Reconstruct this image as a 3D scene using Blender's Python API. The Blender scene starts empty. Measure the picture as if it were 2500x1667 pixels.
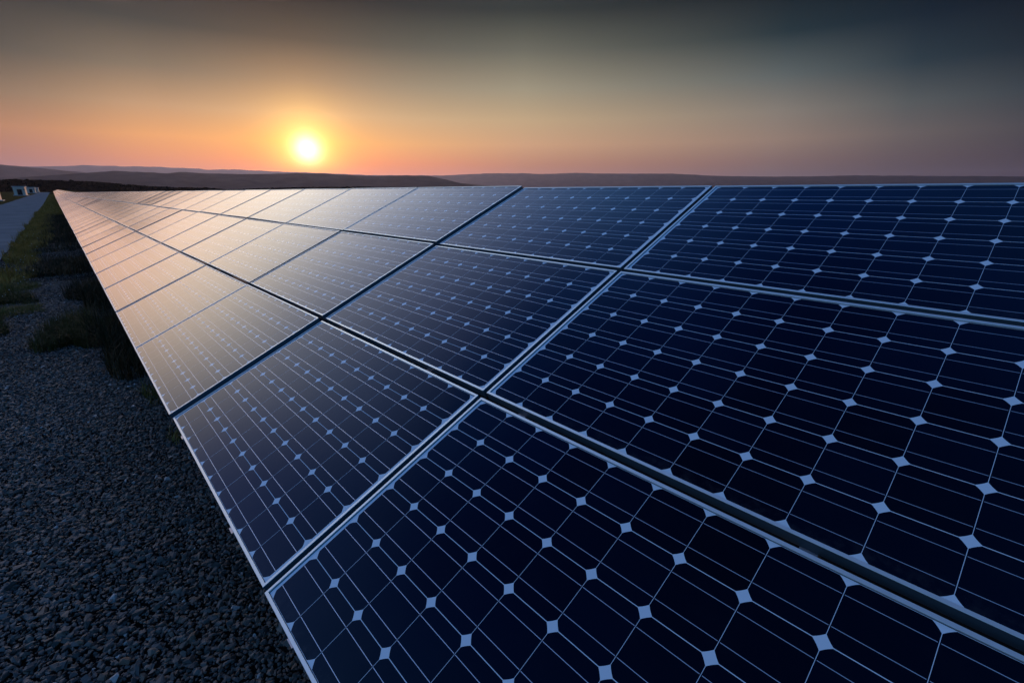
import bpy, bmesh, math, random
import numpy as np
from mathutils import Vector, Matrix
random.seed(7); RNG = np.random.default_rng(11)
C = bpy.context.scene.collection
D2R = math.pi/180

# ------------------------------------------------------------------ camera frame (solved from the photograph)
TILT = 0.4301484                      # slope of the panel table
EDGE = 0.80                           # height of the table's lower edge
CAM = Vector((-0.23646, -1.43864, 1.20590+EDGE))
CROT = Matrix(((0.739603, 0.198257, -0.643181), (-0.673043, 0.217863, -0.706787), (0.0, 0.955631, 0.294568)))
FPX = 1177.08

def pix_ray(x, y):                    # direction of a photograph pixel, used to survey the hills
    q = Vector(((x-1250)/FPX, -(y-833.5)/FPX, -1.0)); q.normalize()
    return CROT @ q

# ------------------------------------------------------------------ helpers
def link(o, parent=None):
    C.objects.link(o)
    if parent is not None: o.parent = parent
    return o
def tag(o, label=None, cat=None, group=None, kind=None):
    if label: o['label'] = label
    if cat: o['category'] = cat
    if group: o['group'] = group
    if kind: o['kind'] = kind
    return o
def mesh_obj(name, verts, faces, mat, parent=None, smooth=False, uv=None):
    me = bpy.data.meshes.new(name)
    me.from_pydata([tuple(v) for v in verts], [], [tuple(f) for f in faces])
    for m in (mat if isinstance(mat, (list, tuple)) else [mat]): me.materials.append(m)
    if smooth:
        me.polygons.foreach_set('use_smooth', [True]*len(me.polygons))
    me.update()
    return link(bpy.data.objects.new(name, me), parent)
def np_mesh(name, V, F, mat, smooth=False, k=3):
    """fast mesh from numpy arrays, all faces with k corners"""
    me = bpy.data.meshes.new(name)
    me.vertices.add(len(V)); me.vertices.foreach_set('co', np.asarray(V, dtype=np.float32).ravel())
    n = len(F); me.loops.add(n*k); me.loops.foreach_set('vertex_index', np.asarray(F, dtype=np.int32).ravel())
    me.polygons.add(n); me.polygons.foreach_set('loop_start', np.arange(0, n*k, k, dtype=np.int32))
    me.polygons.foreach_set('loop_total', np.full(n, k, dtype=np.int32))
    me.polygons.foreach_set('use_smooth', np.full(n, smooth))
    me.materials.append(mat); me.update(calc_edges=True); me.validate()
    return me
def empty(name, loc=(0,0,0), rot=None):
    o = bpy.data.objects.new(name, None); o.empty_display_size = 0.1; C.objects.link(o)
    if rot is not None: o.matrix_world = Matrix.Translation(loc) @ rot.to_4x4()
    else: o.location = loc
    return o
def box_vf(x0, x1, y0, y1, z0, z1, base=0):
    v = [(x0,y0,z0),(x1,y0,z0),(x1,y1,z0),(x0,y1,z0),(x0,y0,z1),(x1,y0,z1),(x1,y1,z1),(x0,y1,z1)]
    f = [(0,3,2,1),(4,5,6,7),(0,1,5,4),(1,2,6,5),(2,3,7,6),(3,0,4,7)]
    return v, [tuple(i+base for i in q) for q in f]
def boxes(name, lst, mat, parent=None, bevel=0.0):
    V, F = [], []
    for b in lst:
        v, f = box_vf(*b, base=len(V)); V += v; F += f
    o = mesh_obj(name, V, F, mat, parent)
    if bevel:
        bm = bmesh.new(); bm.from_mesh(o.data)
        bmesh.ops.bevel(bm, geom=list(bm.edges), offset=bevel, segments=1, affect='EDGES')
        bm.to_mesh(o.data); bm.free()
    return o

def srgb(r, g, b):
    def f(c):
        c /= 255.0
        return c/12.92 if c <= 0.04045 else ((c+0.055)/1.055)**2.4
    return (f(r), f(g), f(b))

class NT:
    """thin wrapper for building node trees"""
    def __init__(s, tree): s.t = tree; s.n = tree.nodes; s.l = tree.links
    def node(s, typ, **kw):
        n = s.n.new(typ)
        for k, v in kw.items(): setattr(n, k, v)
        return n
    def put(s, sock, v):
        if isinstance(v, bpy.types.NodeSocket): s.l.new(v, sock)
        elif isinstance(v, (tuple, list)) and len(v) == 3 and sock.type == 'RGBA': sock.default_value = (*v, 1)
        else: sock.default_value = v
    def m(s, op, a, b=None, c=None, clamp=False):
        n = s.node('ShaderNodeMath', operation=op); n.use_clamp = clamp
        for i, v in enumerate((a, b, c)):
            if v is not None: s.put(n.inputs[i], v)
        return n.outputs[0]
    def mix(s, f, a, b, blend='MIX'):
        n = s.node('ShaderNodeMix', data_type='RGBA', blend_type=blend); n.clamp_factor = True
        s.put(n.inputs[0], f); s.put(n.inputs[6], a); s.put(n.inputs[7], b)
        return n.outputs[2]
    def smooth(s, v, a, b):
        n = s.node('ShaderNodeMapRange', interpolation_type='SMOOTHSTEP')
        s.put(n.inputs[0], v); n.inputs[1].default_value = a; n.inputs[2].default_value = b
        return n.outputs[0]
    def noise(s, scale, detail=4, rough=0.55, vec=None, dim='3D'):
        n = s.node('ShaderNodeTexNoise', noise_dimensions=dim)
        n.inputs['Scale'].default_value = scale; n.inputs['Detail'].default_value = detail; n.inputs['Roughness'].default_value = rough
        if vec is not None: s.l.new(vec, n.inputs['Vector'])
        return n.outputs['Fac']
    def ramp(s, fac, stops, interp='LINEAR'):
        n = s.node('ShaderNodeValToRGB'); r = n.color_ramp; r.interpolation = interp
        r.elements[0].position, r.elements[0].color = stops[0][0], (*stops[0][1], 1)
        r.elements[1].position, r.elements[1].color = stops[-1][0], (*stops[-1][1], 1)
        for p, c in stops[1:-1]:
            e = r.elements.new(p); e.color = (*c, 1)
        s.l.new(fac, n.inputs[0]); return n.outputs[0]
def material(name):
    m = bpy.data.materials.new(name); m.use_nodes = True
    t = NT(m.node_tree); b = t.n['Principled BSDF']
    return m, t, b
def bump(t, b, h, strength, dist):
    n = t.node('ShaderNodeBump'); n.inputs['Strength'].default_value = strength; n.inputs['Distance'].default_value = dist
    t.l.new(h, n.inputs['Height']); t.l.new(n.outputs[0], b.inputs['Normal'])

# ------------------------------------------------------------------ materials
PITCH = 0.1585
PL, PH = 1.634, 0.975
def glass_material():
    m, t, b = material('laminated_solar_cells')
    uv = t.node('ShaderNodeUVMap'); uv.uv_map = 'metres'
    sp = t.node('ShaderNodeSeparateXYZ'); t.l.new(uv.outputs[0], sp.inputs[0])
    cu = t.m('ADD', t.m('DIVIDE', sp.outputs[0], PITCH), 5.0); cv = t.m('ADD', t.m('DIVIDE', sp.outputs[1], PITCH), 3.0)
    iu, iv = t.m('FLOOR', cu), t.m('FLOOR', cv)
    a = t.m('ABSOLUTE', t.m('SUBTRACT', t.m('SUBTRACT', cu, iu), 0.5))
    c = t.m('ABSOLUTE', t.m('SUBTRACT', t.m('SUBTRACT', cv, iv), 0.5))
    inside = t.m('MULTIPLY', t.m('LESS_THAN', t.m('ABSOLUTE', sp.outputs[0]), 5*PITCH), t.m('LESS_THAN', t.m('ABSOLUTE', sp.outputs[1]), 3*PITCH))
    sq = t.m('MULTIPLY', t.m('LESS_THAN', a, 0.4963), t.m('LESS_THAN', c, 0.4938))
    rr = t.m('LESS_THAN', t.m('SQRT', t.m('ADD', t.m('MULTIPLY', a, a), t.m('MULTIPLY', c, c))), 0.624)
    cell = t.m('MULTIPLY', t.m('MULTIPLY', sq, rr), inside)
    bus = t.m('MULTIPLY', t.m('LESS_THAN', t.m('ABSOLUTE', t.m('SUBTRACT', c, 0.25)), 0.0047), t.m('LESS_THAN', a, 0.484))
    bus = t.m('MULTIPLY', bus, cell)
    # each cell its own shade of blue; each panel too
    comb = t.node('ShaderNodeCombineXYZ'); t.l.new(iu, comb.inputs[0]); t.l.new(iv, comb.inputs[1])
    oi = t.node('ShaderNodeObjectInfo'); t.l.new(oi.outputs['Random'], comb.inputs[2])
    wn = t.node('ShaderNodeTexWhiteNoise'); t.l.new(comb.outputs[0], wn.inputs[0])
    cellcol = t.mix(wn.outputs[0], (0.0001, 0.0013, 0.0055), (0.0005, 0.0036, 0.0120))
    dust = t.noise(7.0, 5, 0.6, uv.outputs[0])
    back = t.mix(dust, (0.49, 0.60, 0.66), (0.54, 0.65, 0.70))
    col = t.mix(cell, back, cellcol)
    lip_shade = t.m('MAXIMUM', t.m('GREATER_THAN', t.m('ABSOLUTE', sp.outputs[0]), PL/2-.0106-.0026), t.m('GREATER_THAN', t.m('ABSOLUTE', sp.outputs[1]), PH/2-.0106-.0014))  # shade under the frame lip, painted as a dark line round the glass
    col = t.mix(lip_shade, col, (0.012, 0.022, 0.040))
    col = t.mix(t.m('MULTIPLY', bus, 0.95), col, (0.62, 0.68, 0.72))
    t.l.new(t.m('MULTIPLY', bus, 0.62), b.inputs['Metallic'])
    col = t.mix(t.m('MULTIPLY', t.smooth(dust, 0.45, 0.8), 0.005), col, (0.35, 0.33, 0.30))
    # grime the rain leaves along the lower edge of each panel
    edge = t.m('MULTIPLY', t.smooth(sp.outputs[1], -PH/2+0.075, -PH/2+0.010), t.smooth(t.noise(26.0, 4, 0.65, uv.outputs[0]), 0.40, 0.75))
    col = t.mix(t.m('MULTIPLY', edge, 0.05), col, (0.30, 0.29, 0.27))
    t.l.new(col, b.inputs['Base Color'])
    b.inputs['IOR'].default_value = 1.33
    r = t.m('ADD', t.m('MULTIPLY', dust, 0.06), 0.11)
    r = t.m('ADD', r, t.m('MULTIPLY', bus, 0.28))          # soldered ribbon is rougher than the glass
    t.l.new(r, b.inputs['Roughness'])
    # the faint waviness of rolled glass
    wav = t.noise(2.2, 2, 0.5, uv.outputs[0])
    # shading normal leaned along the row, added to steer brighter sky into the reflections
    ge = t.node('ShaderNodeNewGeometry')
    vt = t.node('ShaderNodeVectorTransform', vector_type='VECTOR', convert_from='OBJECT', convert_to='WORLD'); vt.inputs[0].default_value = (0.10, 0, 0)
    ad = t.node('ShaderNodeVectorMath', operation='ADD'); t.l.new(ge.outputs['Normal'], ad.inputs[0]); t.l.new(vt.outputs[0], ad.inputs[1])
    nn = t.node('ShaderNodeVectorMath', operation='NORMALIZE'); t.l.new(ad.outputs[0], nn.inputs[0])
    bn = t.node('ShaderNodeBump'); bn.inputs['Strength'].default_value = 0.12; bn.inputs['Distance'].default_value = 0.002
    t.l.new(wav, bn.inputs['Height']); t.l.new(nn.outputs[0], bn.inputs['Normal']); t.l.new(bn.outputs[0], b.inputs['Normal'])
    return m
GLASS = glass_material()

def metal_material(name, col, rough, metallic=1.0, sc=40.0):
    m, t, b = material(name)
    tc = t.node('ShaderNodeTexCoord')
    n = t.noise(sc, 4, 0.6, tc.outputs['Object'])
    t.l.new(t.mix(n, tuple(x*0.86 for x in col), col), b.inputs['Base Color'])
    b.inputs['Metallic'].default_value = metallic
    t.l.new(t.m('ADD', t.m('MULTIPLY', n, 0.12), rough-0.06), b.inputs['Roughness'])
    return m
ALU = metal_material('anodised_aluminium', (0.56, 0.66, 0.66), 0.42, 0.5)
WALLM = metal_material('gap_shaded_aluminium', (0.045, 0.080, 0.105), 0.4, 0.0)  # frame sides coloured dark to stand in for shade in the panel gaps
STEEL = metal_material('galvanised_steel', (0.42, 0.43, 0.45), 0.5, 0.8, 12)

def rough_material(name, cols, scale, rough=0.9, bump_s=0.0, bump_d=0.01, detail=6):
    m, t, b = material(name)
    tc = t.node('ShaderNodeTexCoord')
    n = t.noise(scale, detail, 0.62, tc.outputs['Object'])
    k = len(cols)
    t.l.new(t.ramp(n, [(0.3+0.4*i/(k-1), c) for i, c in enumerate(cols)]), b.inputs['Base Color'])
    b.inputs['Roughness'].default_value = rough
    b.inputs['Specular IOR Level'].default_value = 0.0
    if bump_s: bump(t, b, t.noise(scale*6, 5, 0.6, tc.outputs['Object']), bump_s, bump_d)
    return m
SOIL = rough_material('dry_grass_and_soil', [(0.030, 0.024, 0.010), (0.05, 0.042, 0.015), (0.075, 0.058, 0.026)], 0.9, 0.95, 0.6, 0.05)
CONCRETE = rough_material('worn_concrete', [(0.12, 0.125, 0.125), (0.155, 0.16, 0.16), (0.185, 0.19, 0.19)], 0.45, 0.85, 0.25, 0.01)
BED = rough_material('gravel_bed_dirt', [(0.012, 0.012, 0.012), (0.022, 0.021, 0.020)], 9.0, 0.95, 0.5, 0.02)
HILLS = rough_material('scrubby_hillside', [(0.018, 0.017, 0.013), (0.032, 0.029, 0.022), (0.05, 0.044, 0.036)], 0.0045, 0.95)
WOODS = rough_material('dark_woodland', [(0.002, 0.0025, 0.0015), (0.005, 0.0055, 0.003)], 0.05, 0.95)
RENDERW = rough_material('painted_render', [(0.60, 0.51, 0.40), (0.66, 0.57, 0.46)], 0.8, 0.8)
SLAB = rough_material('bare_concrete_slab', [(0.45, 0.46, 0.46), (0.55, 0.55, 0.55)], 1.2, 0.85)
DOOR = rough_material('dark_painted_steel', [(0.012, 0.014, 0.018), (0.02, 0.023, 0.028)], 2.0, 0.5)
DEBRIS = rough_material('dried_leaf', [(0.010, 0.008, 0.006), (0.02, 0.015, 0.01)], 60.0, 0.8)

def stone_material():
    m, t, b = material('crushed_stone')
    at = t.node('ShaderNodeAttribute'); at.attribute_name = 'tone'
    col = t.ramp(at.outputs['Fac'], [(0.0, (0.045, 0.042, 0.036)), (0.3, (0.094, 0.091, 0.084)), (0.55, (0.145, 0.140, 0.128)), (0.72, (0.175, 0.125, 0.085)), (0.86, (0.19, 0.18, 0.155)), (0.95, (0.24, 0.175, 0.125)), (1.0, (0.42, 0.41, 0.39))])
    tc = t.node('ShaderNodeTexCoord')
    n = t.noise(90.0, 4, 0.65, tc.outputs['Object'])
    t.l.new(t.mix(t.m('MULTIPLY', n, 0.55), col, (0.012, 0.012, 0.012)), b.inputs['Base Color'])
    b.inputs['Roughness'].default_value = 0.72; b.inputs['Specular IOR Level'].default_value = 0.35
    bump(t, b, t.noise(160.0, 3, 0.6, tc.outputs['Object']), 0.5, 0.003)
    return m
STONE = stone_material()
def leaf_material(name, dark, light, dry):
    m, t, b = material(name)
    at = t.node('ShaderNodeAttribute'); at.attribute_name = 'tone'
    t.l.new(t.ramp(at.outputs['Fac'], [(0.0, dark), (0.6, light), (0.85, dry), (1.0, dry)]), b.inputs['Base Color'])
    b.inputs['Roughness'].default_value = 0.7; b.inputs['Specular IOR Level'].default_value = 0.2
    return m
GRASS = leaf_material('wild_grass', (0.030, 0.026, 0.005), (0.085, 0.066, 0.010), (0.19, 0.125, 0.03))
VERGE = leaf_material('verge_grass', (0.09, 0.056, 0.006), (0.26, 0.150, 0.015), (0.36, 0.20, 0.045))
YELLOW = leaf_material('yellowing_weed', (0.05, 0.05, 0.010), (0.13, 0.11, 0.018), (0.16, 0.10, 0.03))
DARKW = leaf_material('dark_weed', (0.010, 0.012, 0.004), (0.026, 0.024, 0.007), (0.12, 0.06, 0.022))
FLOWER = rough_material('pale_flower_heads', [(0.42, 0.40, 0.33), (0.6, 0.58, 0.5)], 30.0, 0.8)

# ------------------------------------------------------------------ the lie of the land
def rise(y):
    if y < 110: return 0.0
    if y < 130: return 0.0055*(y-110)**2/40.0
    return min(0.0055*(y-120), 2.6)
def sun_block(x):                           # unseen earth mound added behind the table to block the low sun
    if x < 3.0 or x > 16: return 0.0
    s = lambda a: a*a*(3-2*a)
    if x < 4.0: return 1.72*s(x-3.0)
    if x < 7.0: return 1.72
    return 1.72*(1-s((x-7.0)/9.0))
def ground_z(x, y):
    z = rise(y)
    if -30 < y < 720: z += sun_block(x)*min(1.0, (720-y)/60.0, (y+30)/10.0)
    r = math.hypot(x, y)
    if r > 750: z -= min(45.0, (r-750)*0.02)
    if x > 22: z -= min(25.0, (x-22)*0.05)
    return z

# ------------------------------------------------------------------ setting
def ground():
    xs = [-30000, -12000, -6000, -3000, -1500, -800, -400, -200, -100, -60, -40, -25, -15, -10, -8, -6, -4, -2, 0, 2, 3.0, 3.25, 3.5, 3.75, 4.0, 5.5, 7, 9, 11, 13.5, 16, 19, 22, 40, 80, 150, 300, 520, 800, 1500, 3000, 6000, 12000, 30000]
    ys = [-30000, -12000, -5000, -2000, -800, -300, -100, -30, -25, -20, -10, -5, 0, 5, 10, 20, 30, 45, 60, 80, 100, 110, 115, 120, 125, 130, 150, 200, 260, 330, 420, 500, 590, 660, 720, 800, 1000, 1400, 2000, 3000, 6000, 12000, 30000]
    V = [(x, y, ground_z(x, y)) for y in ys for x in xs]; w = len(xs)
    F = [(j*w+i, j*w+i+1, (j+1)*w+i+1, (j+1)*w+i) for j in range(len(ys)-1) for i in range(w-1)]
    o = mesh_obj('ground', V, F, SOIL, smooth=True); tag(o, kind='structure')
ground()

def strip(name, x0f, x1f, ys, dz, mat):
    V, F = [], []
    nx = 4
    for j, y in enumerate(ys):
        a, b = x0f(y), x1f(y)
        for i in range(nx+1): V.append((a+(b-a)*i/nx, y, rise(y)+dz))
    for j in range(len(ys)-1):
        for i in range(nx):
            q = j*(nx+1)+i; F.append((q, q+1, q+nx+2, q+nx+1))
    return tag(mesh_obj(name, V, F, mat, smooth=True), kind='structure')
_w = [random.uniform(-1, 1) for _ in range(700)]
ROADX = -1.86
strip('road', lambda y: -7.3-0.12*_w[int(y) % 700], lambda y: ROADX+0.03*_w[(int(y)+300) % 700], [-30+2*i for i in range(75)]+[125+8*i for i in range(52)], 0.008, CONCRETE)
strip('gravel_path', lambda y: ROADX-0.3, lambda y: 2.95, [-12+2*i for i in range(60)], 0.004, BED)

def hull_stone(n, seed):
    r = np.random.default_rng(seed)
    p = r.normal(size=(n, 3)); p /= np.linalg.norm(p, axis=1)[:, None]
    p *= r.uniform(0.82, 1.08, size=(n, 1)); p *= np.array([1.0, r.uniform(0.62, 0.95), r.uniform(0.34, 0.60)])
    bm = bmesh.new()
    for q in p: bm.verts.new(q)
    h = bmesh.ops.convex_hull(bm, input=bm.verts)
    for g in h['geom_interior'] + h['geom_unused']:
        if isinstance(g, bmesh.types.BMVert) and g.is_valid: bm.verts.remove(g)
    bmesh.ops.triangulate(bm, faces=bm.faces)
    bm.verts.index_update()
    V = np.array([v.co[:] for v in bm.verts]); F = np.array([[v.index for v in f.verts] for f in bm.faces]); bm.free()
    return V, F
def rotmats(n):
    a, b, c = RNG.uniform(0, 2*np.pi, n), RNG.normal(0, 0.38, n), RNG.normal(0, 0.38, n)
    Z = np.zeros((n, 3, 3)); Z[:, 0, 0] = np.cos(a); Z[:, 0, 1] = -np.sin(a); Z[:, 1, 0] = np.sin(a); Z[:, 1, 1] = np.cos(a); Z[:, 2, 2] = 1
    X = np.zeros((n, 3, 3)); X[:, 0, 0] = 1; X[:, 1, 1] = np.cos(b); X[:, 1, 2] = -np.sin(b); X[:, 2, 1] = np.sin(b); X[:, 2, 2] = np.cos(b)
    Y = np.zeros((n, 3, 3)); Y[:, 1, 1] = 1; Y[:, 0, 0] = np.cos(c); Y[:, 0, 2] = np.sin(c); Y[:, 2, 0] = -np.sin(c); Y[:, 2, 2] = np.cos(c)
    return Y @ X @ Z
def gravel():
    Vs, Fs, Ts, off = [], [], [], 0
    zones = [  # x0,x1,y0,y1, per m2, hull points, layers
        (-1.55, 0.45, -1.3, 6.0, 4100, 12), (-1.7, 0.4, 6.0, 14.0, 2800, 8), (-1.8, 0.4, 14.0, 26.0, 700, 7)]
    for x0, x1, y0, y1, den, npt in zones:
        kinds = [hull_stone(npt, 100+i) for i in range(22)]
        N = int((x1-x0)*(y1-y0)*den)
        # jittered grid keeps the cover even
        nx = int(math.sqrt(N*(x1-x0)/(y1-y0))); ny = N//nx
        gx, gy = np.meshgrid((np.arange(nx)+.5)/nx, (np.arange(ny)+.5)/ny)
        px = x0+(x1-x0)*(gx.ravel()+RNG.uniform(-.75, .75, nx*ny)/nx); py = y0+(y1-y0)*(gy.ravel()+RNG.uniform(-.75, .75, nx*ny)/ny)
        n = nx*ny
        size = np.clip(RNG.lognormal(math.log(0.0116), 0.42, n), 0.0055, 0.036)
        lump = 0.012*np.sin(px*3.1+py*1.7)+0.010*np.sin(px*1.3-py*2.9+1)
        pz = 0.004+size*0.30+RNG.uniform(0, 0.012, n)+lump+0.012
        tone = np.clip(RNG.beta(2.0, 2.6, n)+0.0, 0, 0.93); tone[RNG.uniform(size=n) < 0.014] = 1.0
        R = rotmats(n); kind = RNG.integers(0, len(kinds), n)
        for k, (kv, kf) in enumerate(kinds):
            idx = np.where(kind == k)[0]
            v = np.einsum('nij,mj->nmi', R[idx], kv)*size[idx][:, None, None]
            v += np.stack([px, py, pz], 1)[idx][:, None, :]
            m = len(kv)
            f = kf[None]+(np.arange(len(idx))*m)[:, None, None]+off
            Vs.append(v.reshape(-1, 3)); Fs.append(f.reshape(-1, 3)); Ts.append(np.repeat(tone[idx], m)); off += len(idx)*m
    me = np_mesh('gravel', np.concatenate(Vs), np.concatenate(Fs), STONE)
    a = me.attributes.new('tone', 'FLOAT', 'POINT'); a.data.foreach_set('value', np.concatenate(Ts).astype(np.float32))
    tag(link(bpy.data.objects.new('gravel', me)), 'dark crushed stone gravel covering the ground beside the panels', 'gravel', kind='stuff')
gravel()

# ------------------------------------------------------------------ vegetation
def blades(spots, hmin, hmax, width, lean, tone=(0, 1)):
    """spots: array of x,y,z ; returns V,F,T of curved tapering blades (quads)"""
    n = len(spots); seg = 4
    h = RNG.uniform(hmin, hmax, n); az = RNG.uniform(0, 2*np.pi, n); ln = np.abs(RNG.normal(0, lean, n))+0.05
    pa = 0.5+0.28*np.sin(spots[:, 1]*1.9+spots[:, 0]*4.1)+0.22*np.sin(spots[:, 1]*0.73-spots[:, 0]*6.0+1.3)
    tn = tone[0]+(tone[1]-tone[0])*np.clip(0.6*pa+0.55*RNG.uniform(0, 1, n)-0.1, 0, 1)
    d = np.stack([np.cos(az), np.sin(az)], 1); s = np.stack([-np.sin(az), np.cos(az)], 1)
    tw = RNG.uniform(-1, 1, n)
    V = np.zeros((n, (seg+1)*2, 3))
    for i in range(seg+1):
        t = i/seg
        out = h*ln*(t**1.8)*1.1; up = h*(t-0.35*ln*t*t)
        w = width*(1-t**1.5)*0.5+0.0004
        c = spots+np.stack([d[:, 0]*out, d[:, 1]*out, up], 1)
        sx = s+d*tw[:, None]*0.4*t
        V[:, 2*i] = c; V[:, 2*i+1] = c
        V[:, 2*i, :2] -= sx*w; V[:, 2*i+1, :2] += sx*w
    F = np.array([[2*i, 2*i+1, 2*i+3, 2*i+2] for i in range(seg)])
    F = F[None]+(np.arange(n)*(seg+1)*2)[:, None, None]
    return V.reshape(-1, 3), F.reshape(-1, 4), np.repeat(tn, (seg+1)*2)
def leaf_mesh(name, packs, mat):
    Vs, Fs, Ts, off = [], [], [], 0
    for v, f, t in packs: Vs.append(v); Fs.append(f+off); Ts.append(t); off += len(v)
    me = np_mesh(name, np.concatenate(Vs), np.concatenate(Fs), mat, True, 4)
    a = me.attributes.new('tone', 'FLOAT', 'POINT'); a.data.foreach_set('value', np.concatenate(Ts).astype(np.float32))
    return me
def scatter(n, fx, fy):
    y = fy(n); x = fx(y, n); z = np.array([ground_z(0, q) for q in y])
    return np.stack([x, y, z+0.002], 1)
# the verge between road and table: near, middle, far
def verge():
    near = scatter(9000, lambda y, n: RNG.uniform(-1.68, -1.0, n)+0.10*np.sin(y*2.1), lambda n: RNG.uniform(14.2, 26, n))
    near = near[(np.sin(near[:, 1]*1.3+1.0)+np.sin(near[:, 1]*0.57+near[:, 0]*3)+RNG.normal(0, .5, len(near))) > -0.35]
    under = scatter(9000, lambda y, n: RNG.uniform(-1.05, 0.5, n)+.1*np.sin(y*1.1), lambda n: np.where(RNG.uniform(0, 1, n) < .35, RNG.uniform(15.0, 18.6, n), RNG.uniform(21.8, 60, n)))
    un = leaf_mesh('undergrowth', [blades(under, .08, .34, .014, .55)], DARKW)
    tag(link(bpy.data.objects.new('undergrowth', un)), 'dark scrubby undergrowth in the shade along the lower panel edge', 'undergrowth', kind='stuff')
    mid = scatter(11000, lambda y, n: RNG.uniform(-1.72, -0.75, n)+0.13*np.sin(y*0.9)+.09*np.sin(y*2.3), lambda n: RNG.uniform(24, 60, n))
    tuf = []
    for i in range(70):
        y = 12+58*RNG.uniform()**1.4; n = int(RNG.uniform(20, 70)); r = RNG.uniform(.06, .22)*(1+y/50)
        a = RNG.uniform(0, 6.28, n); q = r*np.sqrt(RNG.uniform(0, 1, n)); x = -1.62+RNG.normal(0, .16)
        tuf.append(np.stack([x+q*np.cos(a)*.8, y+q*np.sin(a)*1.6, np.full(n, .002)], 1))
    tuf = np.concatenate(tuf)
    far = scatter(8000, lambda y, n: RNG.uniform(-1.85, 0.2, n), lambda n: 60+260*RNG.uniform(0, 1, n)**1.6)
    me = leaf_mesh('verge_grass', [blades(tuf, .10, .34, .011, .5, (.1, 1)), blades(near, .06, .22, .009, .5), blades(mid, .07, .24, .02, .55, (.1, 1)), blades(far, .12, .28, .06, .5, (.2, 1))], VERGE)
    o = link(bpy.data.objects.new('verge_grass', me))
    tag(o, 'straggling olive grass on the verge between the road and the panels', 'grass', kind='stuff')
verge()
def flowers():
    V, F = [], []
    MI = []
    for i in range(70):
        y = 11+RNG.uniform(0, 1)**1.5*24; x = RNG.uniform(-1.85, -0.95); z = RNG.uniform(0.12, 0.24); r = RNG.uniform(0.007, 0.014)
        b = len(V)
        for k in range(6): V.append((x+r*math.cos(k*math.pi/3), y+r*math.sin(k*math.pi/3), z))
        V += [(x, y, z+r*0.8), (x, y, z-r*0.9), (x-0.001, y, 0), (x+0.001, y, 0), (x+0.001, y, z), (x-0.001, y, z)]
        for k in range(6): F += [(b+k, b+(k+1) % 6, b+6), (b+(k+1) % 6, b+k, b+7)]
        F.append((b+8, b+9, b+10, b+11)); MI += [0]*12+[1]
    o = mesh_obj('wild_flowers', V, F, [FLOWER, DARKW]); o.data.polygons.foreach_set('material_index', MI)
    tag(o, 'sprinkling of small pale flower heads along the grassy verge', 'wild flowers', kind='stuff')
flowers()
def clump(name, label, cat, cx, cy, rx, ry, n, h0, h1, mat, width=0.006, lean=0.5, grp='grass clumps and weeds on the gravel', tone=(0, 1)):
    a = RNG.uniform(0, 2*np.pi, n); r = np.sqrt(RNG.uniform(0, 1, n))
    wob = 1+0.25*np.sin(3*a+cx*7)+0.15*np.sin(5*a+cy)
    x, y = rx*r*np.cos(a)*wob, ry*r*np.sin(a)*wob
    sp = np.stack([x, y, np.full(n, 0.0)], 1)
    me = leaf_mesh(name, [blades(sp, h0, h1, width, lean, tone)], mat)
    o = link(bpy.data.objects.new(name, me)); o.location = (cx, cy, 0.004)
    return tag(o, label, cat, grp)
clump('grass_clump', 'largest dark green grass clump spreading from under the panel edge onto gravel', 'grass clump', -0.40, 7.9, .40, 1.0, 3600, .10, .30, GRASS, .007, .55, tone=(0, .62))
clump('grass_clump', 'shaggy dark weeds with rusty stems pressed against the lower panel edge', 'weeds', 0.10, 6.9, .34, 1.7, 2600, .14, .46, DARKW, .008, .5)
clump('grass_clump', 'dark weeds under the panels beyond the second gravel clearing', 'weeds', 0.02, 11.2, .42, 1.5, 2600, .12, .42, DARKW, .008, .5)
clump('grass_clump', 'flat yellow-olive grass mat between two gravel clearings, left of the big clump', 'grass clump', -1.16, 10.3, .42, .42, 2200, .05, .18, YELLOW, .006, .7)
clump('grass_clump', 'dark green tuft at the road edge behind the yellow grass mat', 'grass clump', -1.28, 11.75, .40, .60, 2200, .06, .24, GRASS, .006, .6, tone=(0, .6))
clump('grass_clump', 'olive grass tuft with orange tips at the upper end of the gravel', 'grass clump', -1.30, 13.4, .46, .55, 1900, .05, .20, YELLOW, .006, .6)
clump('grass_clump', 'low dark grass at the left picture edge before the yellow mat', 'grass clump', -1.34, 9.0, .17, .85, 1500, .06, .22, GRASS, .006, .6, tone=(0, .6))
clump('grass_clump', 'small yellow weed tight against the nearer lower frame joint', 'weeds', 0.12, 4.35, .10, .28, 240, .05, .20, YELLOW, .008, .6)
clump('grass_clump', 'tiny russet sprig lying in gravel below the panel corner', 'weeds', 0.13, 3.2, .06, .12, 70, .03, .10, YELLOW, .007, .8)
clump('grass_clump', 'thin dry grass in the dark gravel near the bottom left corner', 'grass clump', -1.12, 2.2, .16, .22, 220, .05, .13, DARKW, .004, .8)

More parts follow.
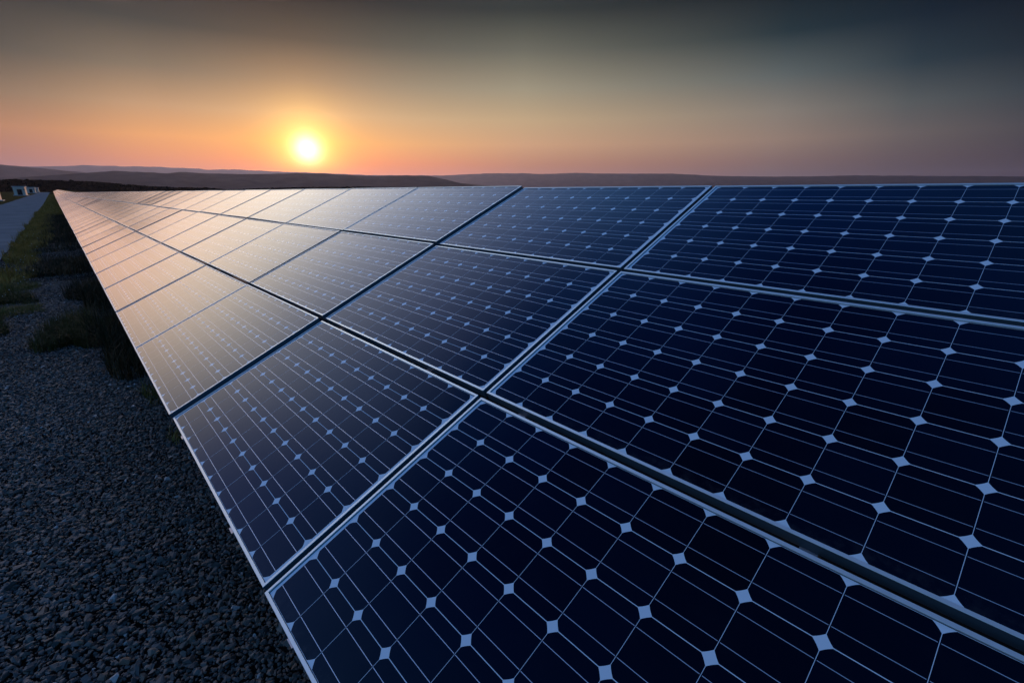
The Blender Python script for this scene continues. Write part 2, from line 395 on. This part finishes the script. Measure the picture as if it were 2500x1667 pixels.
# ------------------------------------------------------------------ solar panels
PL, PH = 1.634, 0.975
PU, PV = 1.6575, 1.0014
def frame_mesh():
    prof = [(0, -.040), (0, -.0008), (.0008, 0), (.0097, 0), (.0105, -.0008), (.0105, -.008), (.0018, -.008), (.0018, -.0385), (.024, -.0385), (.024, -.040)]
    V, F = [], []; k = len(prof)
    for sx, sy in ((-1, -1), (1, -1), (1, 1), (-1, 1)):
        for d, z in prof: V.append((sx*(PL/2-d), sy*(PH/2-d), z))
    for c in range(4):
        n = (c+1) % 4
        for i in range(k):
            j = (i+1) % k
            F.append((c*k+i, n*k+i, n*k+j, c*k+j))
    me = bpy.data.meshes.new('frame'); me.from_pydata(V, [], F); me.materials.append(ALU); me.materials.append(WALLM); me.update()
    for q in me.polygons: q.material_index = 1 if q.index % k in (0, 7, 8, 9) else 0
    bm = bmesh.new(); bm.from_mesh(me); bmesh.ops.recalc_face_normals(bm, faces=bm.faces); bm.to_mesh(me); bm.free()
    return me
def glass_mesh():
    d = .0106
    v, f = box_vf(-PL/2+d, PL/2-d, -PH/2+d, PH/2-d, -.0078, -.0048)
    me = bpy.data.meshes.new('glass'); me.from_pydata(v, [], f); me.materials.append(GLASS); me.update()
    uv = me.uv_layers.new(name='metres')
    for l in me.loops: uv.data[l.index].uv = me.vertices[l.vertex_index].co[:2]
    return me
FRAME_ME, GLASS_ME = frame_mesh(), glass_mesh()
def table_matrix(y, pitch=0.0, roll=0.0):
    u = Vector((0, -math.cos(pitch), -math.sin(pitch)))
    T = TILT+roll
    v = Vector((math.cos(T), 0, math.sin(T))); w = u.cross(v).normalized(); v = w.cross(u).normalized()
    return Matrix((u, v, w)).transposed()
ORD = 'first second third fourth fifth sixth seventh eighth ninth tenth eleventh twelfth thirteenth fourteenth fifteenth sixteenth seventeenth eighteenth nineteenth twentieth twenty-first twenty-second twenty-third twenty-fourth'.split()
ROWN = ['lower', 'middle', 'upper']
def panel_label(col, row):
    if col < 0: return 'dark %s-row solar panel past the right edge of the picture' % ROWN[row]
    if col >= len(ORD): return 'thin far-off solar panel of the %s row, beyond the twenty-fourth column' % ROWN[row]
    k = col-0.45*row
    tone = 'near-black navy' if k < 0.7 else 'dark blue' if k < 1.7 else 'slate blue' if k < 2.7 else 'grey-beige' if k < 4.2 else 'cream-reflecting' if k < 9 else 'peach-reflecting'
    return '%s solar panel in the %s row, %s column from the camera' % (tone, ROWN[row], ORD[col])
NCOL = 98
joint = {}
for c in range(-1, NCOL+2): joint[c] = RNG.normal(0, 0.0022)
joint[0] = joint[1] = joint[2] = 0.0
def panel_place(col, row):
    yc = col*PU-PU/2+(joint.get(col, 0)) + 0.0
    # column 0 ends at the joint y = 0 in the survey, so its centre lies half a pitch towards the camera
    p = math.atan((rise(yc+1)-rise(yc-1))/2)
    s = 0.0075+PH/2+row*PV
    jit = 0.0
    if col == 1: jit = 0.004
    M = table_matrix(yc, p+RNG.normal(0, 0.0036 if col > 5 else 0.0018 if col > 2 else 0.0006), RNG.normal(0, 0.0036 if col > 5 else 0.002 if col > 2 else 0.0007))
    s += jit+RNG.normal(0, 0.0015)
    pos = Vector((math.cos(TILT)*s, yc, EDGE+rise(yc)+math.sin(TILT)*s))
    if col >= 2: pos += M @ Vector((0, 0, 0.017+RNG.normal(0, 0.002)))   # the table steps up a little here
    return pos, M
for col in range(-1, NCOL):
    for row in range(3):
        pos, M = panel_place(col, row)
        o = empty('solar_panel', pos, M)
        tag(o, panel_label(col, row), 'solar panel', 'solar panels of the long table')
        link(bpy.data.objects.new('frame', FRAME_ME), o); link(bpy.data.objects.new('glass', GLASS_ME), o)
FARM = table_matrix(0)
def far_panels():
    V, F, MI, UVS = [], [], [], []
    for col in range(NCOL, 300):
        for row in range(3):
            pos, M = panel_place(col, row)
            def quad(x, y, z0, mi, uv):
                b = len(V)
                for sx, sy in ((-1, -1), (1, -1), (1, 1), (-1, 1)):
                    V.append(FARM.transposed() @ (pos+M @ Vector((sx*x, sy*y, z0)))); UVS.append((sx*x, sy*y))
                F.append((b, b+1, b+2, b+3)); MI.append(mi)
                return b
            quad(PL/2-.0116, PH/2-.0116, 0.0, 1, None)
            a = quad(PL/2, PH/2, -0.004, 0, None); b = quad(PL/2, PH/2, -.04, 0, None)
            for i in range(4):
                j = (i+1) % 4; F.append((b+i, b+j, a+j, a+i)); MI.append(0)
    o = mesh_obj('far_solar_panels', V, F, [ALU, GLASS]); o.matrix_world = FARM.to_4x4()
    o.data.polygons.foreach_set('material_index', MI)
    uv = o.data.uv_layers.new(name='metres')
    for l in o.data.loops: uv.data[l.index].uv = UVS[l.vertex_index]
    tag(o, 'far end of the panel table narrowing to a point beside the road', 'solar panels', kind='stuff')
far_panels()

# the steel table under them: sloping rails whose ends peep out below the lower frames, purlins, posts
def rack_parts():
    v, f = box_vf(-.02, .02, -0.007, 3.02, -.085, -.0415)
    rail = bpy.data.meshes.new('rail'); rail.from_pydata(v, [], f); rail.materials.append(STEEL)
    L = 7*PU
    v, f = box_vf(-L/2, L/2, -.03, .03, -.16, -.087)
    purlin = bpy.data.meshes.new('purlin'); purlin.from_pydata(v, [], f); purlin.materials.append(STEEL)
    return rail, purlin
RAIL, PURLIN = rack_parts()
NRACK = 14
for k in range(NRACK):
    c0 = -1+7*k
    ym = (c0+3.5)*PU-PU
    p = math.atan((rise(ym+1)-rise(ym-1))/2)
    M = table_matrix(ym, p)
    base = Vector((0, ym, EDGE+rise(ym)))
    near = 'beneath the nearest seven panel columns' if k == 0 else 'beneath panel columns %s to %s' % (ORD[c0] if c0 < 24 else '', ORD[c0+6] if c0+6 < 24 else '') if c0+6 < 24 else 'under the far panels where they thin to lines'
    r = empty('mounting_rack', base, M)
    tag(r, 'galvanised steel mounting rack '+near, 'mounting rack', 'steel racks under the panels')
    if k < 6:
        for i in range(7):
            for dx in (0.62, -0.38):
                o = bpy.data.objects.new('rail', RAIL); link(o, r); o.location = (3.5*PU-PU/2-i*PU-dx, 0, 0)
    for yy in (0.75, 2.25):
        o = bpy.data.objects.new('purlin', PURLIN); link(o, r); o.location = (0, yy, 0)
    for i in range(4):
        for yy in (0.75, 2.25):
            top = M @ Vector((3.5*PU-PU*(0.5+2*i), yy, -0.16)); h = EDGE+top.z-0.0
            lx = Vector((3.5*PU-PU*(0.5+2*i), yy, -0.16))
            mv = []
            inv = M.transposed()
            v, f = box_vf(-.04, .04, -.025, .025, -h-0.05, 0.02)
            v = [tuple(lx+inv @ Vector(q)) for q in v]
            mesh_obj('post', v, f, STEEL, r)

# a scrap of leaf lying on the glass
def speck():
    M = table_matrix(0)
    r = pix_ray(467, 875); n = M @ Vector((0, 0, 1)); t = ((Vector((0, 0, EDGE))-CAM) @ n)/(r @ n) if False else ((Vector((0, 0, EDGE))-CAM).dot(n))/r.dot(n)
    p = CAM+r*t
    V = [(.011*math.cos(a)*(1+.3*math.sin(3*a)), .005*math.sin(a), 0.0006+.0012*math.sin(2*a)) for a in [i*math.pi/5 for i in range(10)]]
    V2 = [(x*.9, y*.9, z+.0012) for x, y, z in V]; k = 10
    F = [tuple(range(9, -1, -1)), tuple(range(10, 20))]+[(i, (i+1) % k, k+(i+1) % k, k+i) for i in range(k)]
    o = mesh_obj('dead_leaf', V+V2, F, DEBRIS); o.matrix_world = Matrix.Translation(p+n*-0.0030) @ M.to_4x4()
    tag(o, 'tiny dark scrap of dead leaf lying on a beige lower-row panel', 'leaf')
speck()

# ------------------------------------------------------------------ transformer kiosks across the road
def kiosk(x, y, w, d, h, rot, label, doors=1):
    r = empty('transformer_kiosk', (x, y, ground_z(x, y))); r.rotation_euler = (0, 0, rot)
    tag(r, label, 'kiosk', 'transformer kiosks across the road')
    boxes('plinth', [(-w/2-.35, w/2+.45, -d/2-.35, d/2+.35, -.3, .18)], SLAB, r)
    t = .25
    dw = 1.5; dh = 2.25; x0 = -w/2+w*0.30
    # front wall left open for the doorway
    boxes('wall', [(-w/2, -w/2+t, -d/2, d/2, .181, h), (w/2-t, w/2, -d/2, d/2, .181, h), (-w/2+t, w/2-t, d/2-t, d/2, .181, h),
                   (-w/2+t, x0, -d/2, -d/2+t, .181, h), (x0+dw, w/2-t, -d/2, -d/2+t, .181, h), (x0, x0+dw, -d/2, -d/2+t, dh+.181, h)], RENDERW, r)
    boxes('roof', [(-w/2-.3, w/2+.3, -d/2-.3, d/2+.3, h+.002, h+.26)], SLAB, r, 0.03)
    dr = boxes('door', [(x0+.03, x0+dw/2-.01, -d/2+.1, -d/2+.15, .2, dh+.15), (x0+dw/2+.01, x0+dw-.03, -d/2+.1, -d/2+.15, .2, dh+.15)], DOOR, r)
    boxes('handle', [(x0+dw/2+.05, x0+dw/2+.09, -d/2+.06, -d/2+.099, 1.1, 1.3)], STEEL, dr)
    boxes('vent', [(x0+dw+.35, x0+dw+1.05, -d/2-.03, -d/2-.002, 2.1+.1*i, 2.16+.1*i) for i in range(5)], DOOR, r)
kiosk(-11.55, 163, 4.4, 4.0, 3.5, -0.02, 'nearest kiosk, mostly cut off by the left picture edge, its side glowing orange')
kiosk(-10.0, 287, 3.4, 8.0, 3.3, -0.04, 'pale kiosk with a dark doorway and a pink sunlit side wall')
kiosk(-10.1, 440, 4.0, 4.0, 3.3, -0.05, 'small far kiosk just right of the pink-sided one')
kiosk(-9.6, 520, 3.8, 4.0, 3.3, -0.05, 'farthest and smallest kiosk at the end of the row')

# ------------------------------------------------------------------ hills
def ridge(name, pts, dist, base, front, back, seed, mat, rough=0.05, ext=(30, 30), step=0.25):
    """a range of hills: its skyline surveyed as photograph pixels, set at its own distance with slopes before and behind"""
    r = np.random.default_rng(seed)
    ae = []
    for x, y in pts:
        d = pix_ray(x, y); ae.append((math.degrees(math.atan2(d.x, d.y)), math.asin(d.z)))
    ae.sort()
    az = np.array([a for a, _ in ae]); el = np.array([e for _, e in ae])
    A = np.arange(az[0]-ext[0], az[-1]+ext[1]+1e-6, step)
    E = np.interp(A, az, el)
    H = dist*np.tan(E)+CAM.z-base
    lo = A < az[0]; hi = A > az[-1]
    if ext[0]: H[lo] *= np.clip(1-(az[0]-A[lo])/ext[0], 0, 1)**0.7
    if ext[1]: H[hi] *= np.clip(1-(A[hi]-az[-1])/ext[1], 0, 1)**0.7
    n = len(A)
    ph = r.uniform(0, 6.28, 24); fr = r.uniform(0.2, 4.0, 24)
    wob = sum(np.sin(A*fr[i]*(1+i*0.2)+ph[i])/(1+i*0.35) for i in range(24))
    H = np.maximum(H*(1+0.004*wob), 1.0)
    T = [-1, -.85, -.7, -.55, -.4, -.28, -.18, -.09, -.03, 0, .05, .15, .35, .65, 1]
    V = []
    for t in T:
        prof = (1-abs(t))**1.35*(1-0.25*abs(t))
        dd = dist+(t*front if t < 0 else t*back)
        spur = 1+(0.0 if abs(t) < 0.01 else rough*abs(t)*6*np.sin(A*1.7*(1+.5*seed % 1)+t*5+ph[3])*np.sin(A*0.61+ph[5]+t*3))
        hh = np.where(abs(t) < 0.01, H, H*prof*spur)
        for i in range(n):
            a = A[i]*D2R
            V.append((CAM.x+dd*math.sin(a), CAM.y+dd*math.cos(a), base+(hh[i] if abs(t) < .999 else -2.0)))
    F = [(j*n+i, j*n+i+1, (j+1)*n+i+1, (j+1)*n+i) for j in range(len(T)-1) for i in range(n-1)]
    o = mesh_obj(name, V, F, mat, smooth=True); tag(o, kind='structure')
    return A, E
R1 = lambda l: [(x/4.704, 350+y/4.704) for x, y in l]
R3 = lambda l: [(400+x/2.6133, 280+y/2.6133) for x, y in l]
R4 = lambda l: [(1200+x/1.8092, 380+y/1.8092) for x, y in l]
ridge('hills', R1([(0, 262), (400, 268), (640, 265), (820, 258), (950, 250), (1250, 262), (1700, 268), (2050, 283), (2300, 292)])+R3([(250, 352), (450, 350), (650, 361), (1000, 373), (1300, 386), (1700, 388), (2000, 392)]),
      17500, -47, 2600, 2500, 1, HILLS, ext=(40, 12))
ridge('hills', R3([(1500, 400), (1790, 389), (1950, 380), (2110, 375)])+R4([(130, 78), (200, 82), (370, 77), (530, 80), (800, 80), (950, 88), (1100, 92), (1350, 93), (1600, 88), (1900, 90), (2340, 92)]),
      13500, -47, 2600, 2500, 2, HILLS, ext=(4, 60))
ridge('hills', R1([(0, 243), (150, 258), (330, 275), (500, 290), (850, 325), (1050, 345), (1300, 370)]), 8000, -47, 1500, 1500, 3, HILLS, ext=(40, 6))
ridge('hills', R1([(1000, 338), (1350, 318), (1600, 330), (1800, 340), (1950, 345)])+R3([(50, 371), (130, 366), (250, 375), (500, 380), (700, 378), (850, 374), (950, 376), (1050, 378), (1230, 388), (1350, 392), (1550, 388), (1690, 391), (1800, 415), (1900, 440), (2100, 455), (2300, 468), (2450, 476)]),
      4900, -45, 1400, 1400, 4, HILLS, ext=(14, 8))
NEAR = R1([(0, 425), (100, 412), (250, 420), (500, 423), (1050, 440), (1300, 458), (1700, 492), (2000, 505), (2352, 505)])+R3([(250, 468), (400, 479), (500, 477), (600, 470), (900, 463), (1200, 459), (1400, 461), (1650, 463), (1850, 471), (2000, 480), (2300, 490)])
NEARg = [(x, y+2.2) for x, y in NEAR]
nA, nE = ridge('hills', NEARg, 740, -6, 150, 500, 5, WOODS, ext=(40, 20))

def woods():
    """woodland along the dark near ridge: crowns of ragged facets"""
    Vs, Fs, off = [], [], 0
    base = []
    for s in range(8):
        bm = bmesh.new(); bmesh.ops.create_icosphere(bm, subdivisions=2, radius=1.0)
        rr = random.Random(s)
        for v in bm.verts: v.co *= rr.uniform(0.7, 1.2); v.co.z *= 0.9
        bm.verts.index_update()
        base.append((np.array([v.co[:] for v in bm.verts]), np.array([[v.index for v in f.verts] for f in bm.faces]))); bm.free()
    for a in np.arange(-8, 50, 0.045):
        e = np.interp(a, nA, nE)
        for q in range(3):
            dd = 740+RNG.uniform(-70, 60)
            t = (dd-740)/150 if dd < 740 else 0
            top = 740*math.tan(e)+CAM.z
            z = -6+(top+6)*((1-abs(t))**1.35)*(1-.25*abs(t))
            aa = (a+RNG.uniform(-.05, .05))*D2R
            s = RNG.uniform(0.6, 1.3)*(1.9 if RNG.uniform() < 0.05 and a < 4 else 1)
            kv, kf = base[RNG.integers(0, 8)]
            v = kv*np.array([s, s, s*RNG.uniform(.8, 1.25)])+np.array([CAM.x+dd*math.sin(aa), CAM.y+dd*math.cos(aa), z+s*.35])
            Vs.append(v); Fs.append(kf+off); off += len(kv)
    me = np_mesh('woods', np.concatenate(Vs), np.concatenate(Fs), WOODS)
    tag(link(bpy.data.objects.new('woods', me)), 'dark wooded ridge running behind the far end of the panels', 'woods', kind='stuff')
woods()

# ------------------------------------------------------------------ haze
HAZE = 1.3e-5
def haze():
    x0, x1, y0, y1, z0, z1 = -24000, 26000, -12000, 26000, -95, 770
    v, f = box_vf(x0, x1, y0, y1, z0, z1)
    m = bpy.data.materials.new('evening_haze'); m.use_nodes = True
    t = NT(m.node_tree); t.n.clear()
    out = t.node('ShaderNodeOutputMaterial'); vol = t.node('ShaderNodeVolumePrincipled')
    vol.inputs['Color'].default_value = (0.50, 0.56, 0.88, 1); vol.inputs['Density'].default_value = HAZE; vol.inputs['Anisotropy'].default_value = 0.48
    t.l.new(vol.outputs[0], out.inputs['Volume'])
    o = mesh_obj('haze', v, f, m); tag(o, kind='stuff')
if HAZE: haze()

# ------------------------------------------------------------------ sky and sun
SUN = pix_ray(750, 364)
SUN_AZ, SUN_EL = math.atan2(SUN.x, SUN.y), math.asin(SUN.z)
def world():
    w = bpy.data.worlds.new('World'); bpy.context.scene.world = w; w.use_nodes = True
    t = NT(w.node_tree); t.n.clear()
    out = t.node('ShaderNodeOutputWorld'); bg = t.node('ShaderNodeBackground')
    tc = t.node('ShaderNodeTexCoord')
    nrm = t.node('ShaderNodeVectorMath', operation='NORMALIZE'); t.l.new(tc.outputs['Generated'], nrm.inputs[0])
    sp = t.node('ShaderNodeSeparateXYZ'); t.l.new(nrm.outputs[0], sp.inputs[0])
    az = t.m('MULTIPLY', t.m('ARCTAN2', sp.outputs[0], sp.outputs[1]), 180/math.pi)
    el = t.m('MULTIPLY', t.m('ARCSINE', t.m('MAXIMUM', sp.outputs[2], 0.0)), 180/math.pi)
    fac = t.m('SQRT', t.m('DIVIDE', el, 90.0))
    K = 6.0
    S = lambda els, cols: [(e, srgb(*c)) for e, c in zip(els, cols)]
    E8 = [0, 1.5, 3, 5, 7.5, 10.5, 14, 17.4]
    BACK = [(0,(.04,.07,.13)), (4,(.055,.09,.18)), (8,(.06,.12,.27)), (14,(.07,.18,.42)), (20,(.08,.24,.56)), (30,(.09,.29,.68)), (42,(.07,.26,.62)), (55,(.03,.14,.38)), (68,(.008,.05,.17)), (80,(.002,.02,.09)), (90,(.002,.018,.085))]
    HI = [(52,(.025,.15,.66)), (62,(.003,.05,.33)), (75,(.003,.022,.12)), (90,(.002,.018,.085))]
    zones = [  # bright band above and left of the view is added to light the panel reflections
     (-180, BACK),
     (-75,  [(0,(.14,.18,.28)), (5,(.15,.26,.46)), (10,(.15,.33,.64)), (16,(.14,.38,.80)), (24,(.13,.42,.90)), (34,(.12,.42,.95)), (44,(.09,.34,.82)), (55,(.03,.16,.5)), (66,(.006,.05,.24)), (80,(.002,.02,.10)), (90,(.002,.018,.085))]),
     (-26,  [(0,(.3,.22,.22)), (4,(.4,.3,.28)), (9,(.6,.42,.36)), (14,(.95,.70,.58)), (18,(1.15,.95,.88)), (23,(1.2,1.12,1.18)), (27,(.8,.9,1.25)), (31,(.42,.58,1.25)), (37,(.25,.42,1.15)), (44,(.12,.30,.95)), (54,(.02,.09,.45)), (63,(.005,.04,.28)), (76,(.002,.02,.11)), (90,(.002,.018,.085))]),
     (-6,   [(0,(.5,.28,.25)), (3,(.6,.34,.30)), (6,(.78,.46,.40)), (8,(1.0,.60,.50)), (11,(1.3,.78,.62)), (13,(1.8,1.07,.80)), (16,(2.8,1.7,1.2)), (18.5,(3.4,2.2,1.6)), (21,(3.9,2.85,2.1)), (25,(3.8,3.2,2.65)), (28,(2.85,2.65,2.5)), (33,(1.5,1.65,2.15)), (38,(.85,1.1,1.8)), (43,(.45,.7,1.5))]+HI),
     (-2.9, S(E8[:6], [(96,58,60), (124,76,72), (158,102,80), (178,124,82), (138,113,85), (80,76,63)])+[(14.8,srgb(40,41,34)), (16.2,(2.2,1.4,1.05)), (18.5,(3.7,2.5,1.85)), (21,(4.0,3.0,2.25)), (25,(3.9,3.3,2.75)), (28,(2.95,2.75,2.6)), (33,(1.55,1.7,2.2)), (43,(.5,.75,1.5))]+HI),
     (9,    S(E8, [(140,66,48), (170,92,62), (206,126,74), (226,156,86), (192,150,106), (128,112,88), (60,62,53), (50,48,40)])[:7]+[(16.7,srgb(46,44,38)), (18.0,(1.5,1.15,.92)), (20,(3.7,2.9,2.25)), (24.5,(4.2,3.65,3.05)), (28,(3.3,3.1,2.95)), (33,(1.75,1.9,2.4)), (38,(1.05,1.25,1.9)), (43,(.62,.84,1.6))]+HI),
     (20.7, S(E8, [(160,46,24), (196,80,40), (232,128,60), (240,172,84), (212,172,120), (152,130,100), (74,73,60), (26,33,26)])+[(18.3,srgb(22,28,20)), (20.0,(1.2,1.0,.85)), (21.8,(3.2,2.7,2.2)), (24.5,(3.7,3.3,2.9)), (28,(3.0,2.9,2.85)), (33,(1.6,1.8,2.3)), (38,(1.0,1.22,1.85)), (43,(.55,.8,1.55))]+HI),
     (43.5, S(E8, [(124,74,64), (148,92,74), (174,118,84), (200,154,112), (190,162,122), (154,145,120), (100,101,87), (38,49,44)])+[(19,(.026,.035,.034)), (24,(.34,.40,.44)), (32,(.40,.60,1.05)), (42,(.24,.58,1.3)), (51,(.07,.24,.8)), (60,(.012,.08,.48)), (75,(.002,.02,.12)), (90,(.002,.018,.085))]),
     (69,   S(E8, [(76,60,66), (94,78,79), (122,98,91), (144,122,107), (130,122,111), (88,97,96), (22,46,52), (2,21,28)])+[(22,(.004,.02,.035)), (32,(.05,.15,.36)), (42,(.05,.19,.6)), (51,(.008,.08,.42)), (62,(.003,.03,.2)), (75,(.001,.012,.08)), (90,(.002,.018,.085))]),
     (79,   S(E8, [(58,48,55), (68,60,64), (88,76,76), (100,92,88), (80,86,86), (34,53,61), (2,27,39), (0,12,19)])+[(22,(.002,.012,.026)), (32,(.03,.09,.24)), (43,(.035,.14,.46)), (54,(.006,.06,.34)), (66,(.002,.022,.15)), (90,(.002,.018,.085))]),
     (90,   S(E8, [(44,38,46), (48,44,51), (52,49,54), (52,55,61), (26,44,54), (0,19,30), (0,8,15), (0,4,9)])+[(22,(.001,.006,.016)), (32,(.01,.05,.15)), (44,(.02,.10,.35)), (58,(.006,.05,.28)), (70,(.002,.02,.12)), (90,(.002,.018,.085))]),
     (180,  BACK),
    ]
    col = None; prev = None
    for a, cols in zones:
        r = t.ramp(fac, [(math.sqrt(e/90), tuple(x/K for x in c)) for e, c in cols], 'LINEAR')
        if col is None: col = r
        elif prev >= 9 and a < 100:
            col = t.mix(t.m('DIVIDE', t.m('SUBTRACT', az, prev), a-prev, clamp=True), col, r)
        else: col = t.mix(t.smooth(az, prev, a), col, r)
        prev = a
    # glow of the low sun
    dot = t.node('ShaderNodeVectorMath', operation='DOT_PRODUCT'); t.l.new(nrm.outputs[0], dot.inputs[0]); dot.inputs[1].default_value = SUN
    th = t.m('MULTIPLY', t.m('ARCCOSINE', t.m('MINIMUM', dot.outputs['Value'], 1.0)), 180/math.pi)
    low = t.smooth(el, 0.6, 3.4)
    def gauss(s, p=2.0): return t.m('EXPONENT', t.m('MULTIPLY', t.m('POWER', t.m('DIVIDE', th, s), p), -1.0))
    def addc(base, f, c):
        mul = t.node('ShaderNodeVectorMath', operation='SCALE'); mul.inputs[0].default_value = c; t.l.new(f, mul.inputs['Scale'])
        ad = t.node('ShaderNodeVectorMath', operation='ADD'); t.l.new(base, ad.inputs[0]); t.l.new(mul.outputs[0], ad.inputs[1])
        return ad.outputs[0]
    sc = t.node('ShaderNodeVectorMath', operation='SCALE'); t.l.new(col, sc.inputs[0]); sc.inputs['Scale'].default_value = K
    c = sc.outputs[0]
    c = addc(c, t.m('MULTIPLY', gauss(1.12), t.m('MULTIPLY_ADD', low, 0.75, 0.25)), (1.6, 1.4, 1.25))
    c = addc(c, t.m('MULTIPLY', gauss(2.5, 1.6), low), (1.1, 0.78, 0.14))
    c = addc(c, gauss(5.0, 1.3), (0.46, 0.15, 0.0))
    da = t.m('DIVIDE', t.m('SUBTRACT', az, SUN_AZ*180/math.pi), 17.0); de = t.m('DIVIDE', t.m('SUBTRACT', el, 2.6), 3.4)
    c = addc(c, t.m('EXPONENT', t.m('MULTIPLY', t.m('ADD', t.m('MULTIPLY', da, da), t.m('MULTIPLY', de, de)), -1.0)), (0.20, 0.055, 0.0))
    sky = t.node('ShaderNodeTexSky', sky_type='NISHITA'); sky.sun_disc = False
    sky.sun_elevation = SUN_EL; sky.sun_rotation = SUN_AZ; sky.air_density = 1.2; sky.dust_density = 3.0
    ns = t.node('ShaderNodeVectorMath', operation='SCALE'); t.l.new(sky.outputs[0], ns.inputs[0]); ns.inputs['Scale'].default_value = NISH
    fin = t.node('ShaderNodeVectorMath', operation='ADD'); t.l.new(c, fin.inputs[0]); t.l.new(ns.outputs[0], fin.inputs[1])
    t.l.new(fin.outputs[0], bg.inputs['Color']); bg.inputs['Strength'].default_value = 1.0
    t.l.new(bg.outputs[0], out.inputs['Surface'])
    w.cycles.sampling_method = 'MANUAL'; w.cycles.sample_map_resolution = 2048
NISH = 0.0002
world()
sl = bpy.data.lights.new('sun', 'SUN'); sl.energy = 5.0; sl.angle = 0.5*D2R; sl.color = (1.0, 0.60, 0.38)
so = link(bpy.data.objects.new('sun', sl)); so.rotation_euler = (-SUN).to_track_quat('-Z', 'Y').to_euler(); so.location = (0, 0, 50)

# ------------------------------------------------------------------ camera and render
cd = bpy.data.cameras.new('camera'); cam = link(bpy.data.objects.new('camera', cd))
cam.matrix_world = Matrix.Translation(CAM) @ CROT.to_4x4()
cd.sensor_fit = 'HORIZONTAL'; cd.sensor_width = 36; cd.lens = FPX/2500*36; cd.clip_start = 0.02; cd.clip_end = 80000
sc = bpy.context.scene; sc.camera = cam
sc.render.engine = 'CYCLES'
sc.cycles.use_denoising = True; sc.cycles.denoiser = 'OPENIMAGEDENOISE'
sc.cycles.max_bounces = 6; sc.cycles.diffuse_bounces = 3; sc.cycles.glossy_bounces = 3; sc.cycles.volume_bounces = 0
sc.cycles.use_adaptive_sampling = False
vs = sc.view_settings; vs.view_transform = 'Standard'; vs.look = 'None'; vs.exposure = 0; vs.gamma = 1
